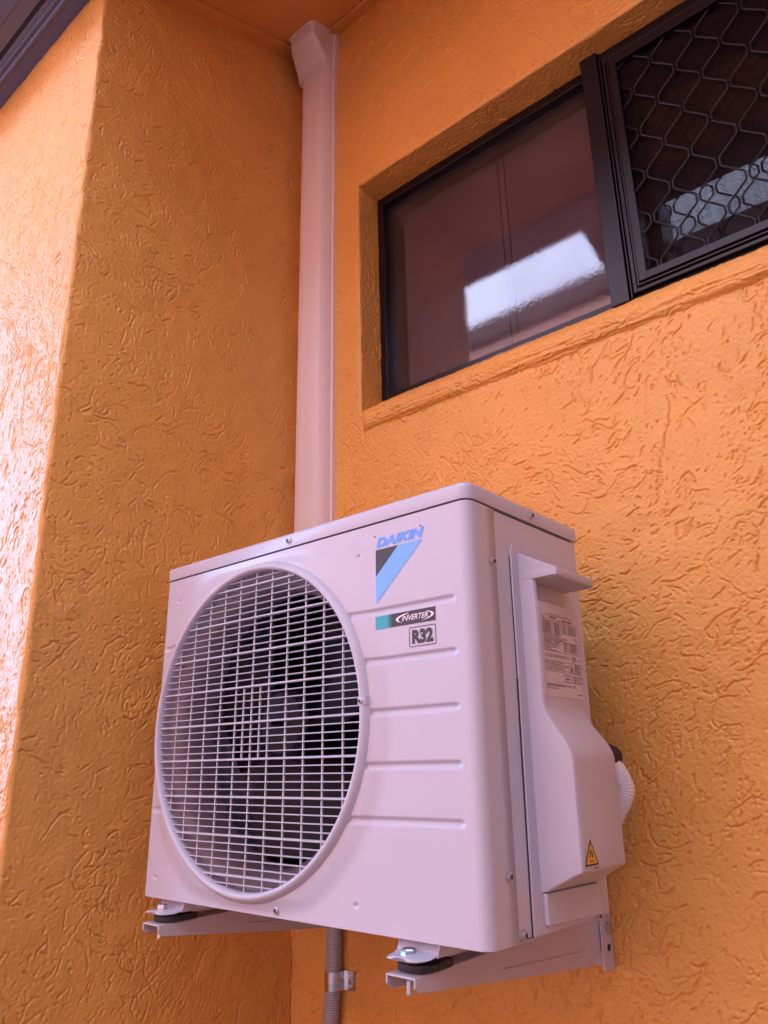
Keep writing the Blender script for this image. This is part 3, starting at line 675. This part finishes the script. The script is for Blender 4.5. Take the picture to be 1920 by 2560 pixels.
# flammable warning triangle
c = MB(); WXp = XS+.0560
WP = lambda u, v: (WXp, u, v); WP2 = lambda u, v: (WXp+.0003, u, v)
T = [(-.3368, .0790), (-.3020, .0790), (-.3194, .1088)]; poly(c, T, WP, 0); tri(c, T, .80, WP2, 1)
cx, zb3 = -.3194, .0835
poly(c, [(cx-.0052, zb3), (cx+.0052, zb3), (cx+.0052, zb3+.0012), (cx-.0052, zb3+.0012)], WP2, 1)
poly(c, [(cx-.003, zb3+.0026), (cx-.0046, zb3+.0062), (cx-.003, zb3+.010), (cx-.0012, zb3+.0080), (cx-.0020, zb3+.0055)], WP2, 1)
poly(c, [(cx-.0012, zb3+.0080), (cx-.003, zb3+.010), (cx+.0004, zb3+.0150), (cx+.0012, zb3+.011), (cx+.0014, zb3+.009)], WP2, 1)
poly(c, [(cx+.003, zb3+.0026), (cx+.0020, zb3+.0055), (cx+.0014, zb3+.009), (cx+.0034, zb3+.0105), (cx+.0048, zb3+.0062)], WP2, 1)
for k in range(5): poly(c, [(-.3150+k*.0026, .0752), (-.3133+k*.0026, .0752), (-.3133+k*.0026, .0770), (-.3150+k*.0026, .0770)], WP2, 2)
obj('warning_sticker', c, ['amber', 'ink', 'inkbrown'], hood)

# feet of the unit
def foot(xc):
    c = MB(); secs = []
    for y, z, hw, th in ((-.4835, -.0150, .012, .003), (-.4815, -.0150, .021, .0035), (-.474, -.0150, .026, .0035), (-.462, -.0148, .029, .0035), (-.452, -.0125, .030, .004), (-.446, -.0060, .031, .005), (-.441, .0010, .031, .005), (-.425, .0015, .030, .005)):
        secs.append([(xc-hw, y, z), (xc-hw*.96, y, z+th*.3), (xc-hw*.45, y+(.0016 if z > -.0148 else 0), z+th-(0.001 if z > -.0148 else 0)), (xc+hw*.45, y+(.0016 if z > -.0148 else 0), z+th-(0.001 if z > -.0148 else 0)), (xc+hw*.96, y, z+th*.3), (xc+hw, y, z), (xc+hw*.9, y+.003, z-th*.5), (xc-hw*.9, y+.003, z-th*.5)])
    c.loft(secs)
    # side skirt of the foot running back under the base
    c.prism([(-.452, -.0145), (-.20, -.0145), (-.20, .002), (-.444, .002)], 0, xc+.0285, xc+.031); c.prism([(-.452, -.0145), (-.20, -.0145), (-.20, .002), (-.444, .002)], 0, xc-.031, xc-.0285)
    c.box(xc-.031, xc+.031, -.43, -.2, -.0158, -.0146)
    return obj('foot', c, 'ivory', ac, bevel=.001, angle=45)
foot(.7115); foot(.2115)

# ================================================================== BRACKETS
def bracket(xo):
    b = thing('wall_bracket', 'x', 'bracket', (xo-.022, 0, -.06), 'brackets carrying the outdoor unit')
    xi = xo-.044; t = .0028; top = -.0262
    def side(x0, x1):
        c.prism([(-.4880, top), (-.4885, top-.0105), (-.481, top-.0165), (-.069, -.0945), (-.060, -.0925), (-.057, -.0800), (-.012, -.0800), (-.012, top)], 0, x0, x1)
    c = MB(); side(xo-t, xo); side(xi, xi+t); c.box(xi+t, xo-t, -.4880, -.012, top-t, top)
    arm = obj('arm', c, 'bracket', b, bevel=.0012)
    c = MB(); c.prism([(-.31, -.052), (-.09, -.074), (-.09, -.069), (-.31, -.050)], 0, xo-.0005, xo+.0016); obj('stiffening_rib', c, 'bracket', arm, bevel=.0012)
    c = MB(); c.box(xo+.0012, xo+.0042, -.0385, -.004, -.107, .15); c.box(xi, xo+.0012, -.0075, -.0045, -.107, .15)
    up = obj('upright', c, 'bracket', b, bevel=.001)
    c = MB(); c.lathe([(.0052, 0), (.0052, .0006), (.0034, .0007)], (xo+.0042, -.0185, -.0765), (1, 0, 0), 16); obj('bolt_hole', c, 'gap', up)
    c = MB(); c.lathe([(.0095, 0), (.0095, .0012), (.0068, .0014), (.0066, .0050), (.005, .0058)], (xo+.0042, -.0175, -.049), (1, 0, 0), 6); obj('wall_bolt', c, 'galv', b)
    c = MB(); cxm = xo-.021
    ph = [(-.476, .019), (-.470, .0235), (-.455, .025), (-.447, .026)]
    c.loft([[(cxm+math.cos(a)*.0255*k, -.456+math.sin(a)*.0215*k, z) for a in np.linspace(0, 2*math.pi, 28, endpoint=False)] for z, k in ((top+.0002, .97), (top+.002, 1), (-.0182, 1), (-.0172, .97))])
    c.prism([(-.452, top+.0003), (-.424, top+.0003), (-.420, top+.003), (-.420, -.0165), (-.424, -.0163), (-.446, -.0165)], 0, cxm+.012, cxm+.0255)
    obj('rubber_pad', c, 'rubber', b, bevel=.001)
    c = MB(); bx, by = cxm-.0035, -.4685; bz = -.0115
    c.lathe([(.0135, 0), (.0135, .0015), (.0090, .0017)], (bx, by, bz), (0, 0, 1), 24); c.lathe([(.0094, 0), (.0094, .0064), (.0078, .0080), (.002, .0083)], (bx, by, bz+.0015), (0, 0, 1), 6)
    c.lathe([(.0044, 0), (.0044, -.0375)], (bx, by, bz), (0, 0, 1), 12); c.lathe([(.0075, -.0175), (.0075, -.0235)], (bx, by, bz), (0, 0, 1), 6)
    obj('mounting_bolt', c, 'galv', b)
    return b
b1 = bracket(.732)
b1['label'] = 'ivory steel cantilever bracket under the right end of the outdoor unit, tip nearest the viewer'
b2 = b1.copy(); COL.objects.link(b2); b2.location.x -= .4995
b2['label'] = 'ivory steel cantilever bracket under the left end of the outdoor unit, below the fan grille'
for ch in list(b1.children):
    k = ch.copy(); COL.objects.link(k); k.parent = b2
    for gch in ch.children:
        q = gch.copy(); COL.objects.link(q); q.parent = k

# ================================================================== PIPE COVER, CONDUIT, HOSES
pc = thing('pipe_cover', 'ivory plastic pipe trunking rising up the wall corner to the soffit', 'pipe cover', (.08, -.02, .5))
prof_d = [(.014, .004), (.014, -.012), (.021, -.013), (.025, -.031), (.034, -.0405), (.048, -.0445), (.060, -.0450), (.064, -.0443), (.068, -.0450), (.103, -.0450), (.114, -.0430), (.1215, -.0340), (.1270, -.0140), (.1272, -.0115), (.1320, -.0110), (.1322, .004)]
def lean(z): return .012*(z-.75)/1.4
c = MB(); c.loft([[(x+lean(z), y, z) for x, y in prof_d] for z in (.47, .9, 1.4, 1.9, 2.16)]); obj('trunking', c, 'duct', pc, angle=28)
c = MB(); secs = []
def capsec(z, x0, x1, d, slope=0):
    r = .014; zz = lambda y: z+slope*y
    pts = [(x0, .004), (x0, -d+r)]+[(x0+r-r*math.cos(a), -d+r-r*math.sin(a)) for a in np.linspace(.3, 1.4, 4)]+[(x1-r+r*math.sin(a), -d+r-r*math.cos(a)) for a in np.linspace(.15, 1.45, 4)]+[(x1, -d+r), (x1, -.016), (x1+.006, -.014), (x1+.006, .004)]
    return [(x, y, zz(y)) for x, y in pts]
secs = [capsec(2.118, .0262, .1425, .0478), capsec(2.134, .0258, .1435, .0490), capsec(2.140, .0265, .1440, .0510), capsec(2.198, .047, .1466, .0985, .16), capsec(2.212, .049, .1468, .1015, .22), capsec(2.2580, .049, .1468, .1025, CS), capsec(2.2622, .047, .148, .1055, CS)]
c.loft(secs); obj('end_cap', c, 'duct', pc, bevel=.0012)
c = MB(); top_ = capsec(2.2600, .047, .148, .1055, CS); c.tube([(x, y, cz(y)-.0012) for x, y, z in top_[1:12]], .0028, 8); obj('sealant_bead', c, 'duct', pc)

def corrug(mb, path, r, pitch, amp, n=20, mi=0, ribw=.62):
    P = [Vector(p) for p in path]; L = [0]
    for a, b in zip(P[:-1], P[1:]): L.append(L[-1]+(b-a).length)
    def at(s):
        for i in range(len(P)-1):
            if s <= L[i+1] or i == len(P)-2: return P[i].lerp(P[i+1], (s-L[i])/(L[i+1]-L[i]))
    pts, rad = [], []; s = 0
    while s < L[-1]-pitch:
        for f, rr in ((0, -amp), (.14, -amp), (.24, 0), (.8, 0), (.93, -amp)): pts.append(at(s+f*pitch)); rad.append(r+rr)
        s += pitch
    mb.tube(pts, rad, n, mi)
def smooth(path, k=8):
    P = [Vector(p) for p in path]; out = []
    for i in range(len(P)-1):
        p0, p1, p2, p3 = P[max(i-1, 0)], P[i], P[i+1], P[min(i+2, len(P)-1)]
        for t in np.linspace(0, 1, k, endpoint=False):
            out.append(.5*((2*p1)+(p2-p0)*t+(2*p0-5*p1+4*p2-p3)*t*t+(3*p1-p0-3*p2+p3)*t**3))
    return out+[P[-1]]
c = MB(); corrug(c, smooth([(.150, -.03, .04), (.1468, -.0195, -.06), (.1448, -.0185, -.128), (.1430, -.0185, -.18), (.1400, -.0185, -.227), (.1350, -.0185, -.279), (.129, -.0185, -.40), (.125, -.0185, -.7)]), .0162, .0044, .0026, 22)
cn = obj('conduit', c, 'conduit', None, origin=(.125, -.0185, -.7)); tag(cn, 'grey corrugated flexible conduit running down the wall below the outdoor unit', 'conduit')
cl = thing('conduit_clip', 'galvanised steel saddle clip holding the grey conduit to the wall', 'clip', (.1425, 0, -.204))
c = MB(); xc = .1425; yc = -.0185; r0, r1 = .0163, .0177; za, zb4 = -.2225, -.1890
arc = [(xc+math.cos(a)*1, yc+math.sin(a)*1) for a in np.linspace(math.pi, 2*math.pi, 15)]
inn = [(xc-r0, -.002)]+[(xc+r0*math.cos(a), yc+r0*math.sin(a)) for a in np.linspace(math.pi, 2*math.pi, 15)]+[(xc+r0, -.006), (xc+.0245, -.0022), (xc+.043, -.0022)]
out = [(xc-r1, -.002)]+[(xc+r1*math.cos(a), yc+r1*math.sin(a)) for a in np.linspace(math.pi, 2*math.pi, 15)]+[(xc+r1+.001, -.0075), (xc+.0245, -.0038), (xc+.043, -.0038)]
for k in range(len(inn)-1): c.loft([[(p[0], p[1], z) for p in (out[k], out[k+1], inn[k+1], inn[k])] for z in (za, zb4)])
obj('strap', c, 'galv', cl, angle=30)
screw(cl, (xc+.034, -.0038, -.2055), (0, -1, 0), .0045)
c = MB(); corrug(c, smooth([(.775, -.150, .200), (.800, -.125, .1965), (.816, -.105, .185), (.8245, -.098, .1625), (.8222, -.098, .1474), (.8120, -.099, .1300), (.799, -.100, .1130), (.772, -.098, .098), (.70, -.09, .07)], 10), .0160, .0036, .0011, 20)
hz_ = obj('drain_hose', c, 'hose', None, origin=(.80, -.11, .12)); tag(hz_, 'white corrugated hose bending out from behind the unit on its right side', 'hose')
c = MB(); c.tube(smooth([(.782, -.165, .2050), (.800, -.138, .2035), (.8105, -.112, .2025), (.800, -.085, .2045), (.74, -.062, .22), (.5, -.055, .30), (.2, -.052, .42), (.10, -.035, .50), (.08, -.024, .60)], 8), .0175, 18)
pi_ = obj('insulated_pipe', c, 'foam', None, origin=(.80, -.11, .2)); tag(pi_, 'black foam insulated pipe peeking out behind the right edge of the unit', 'pipe')
clean()
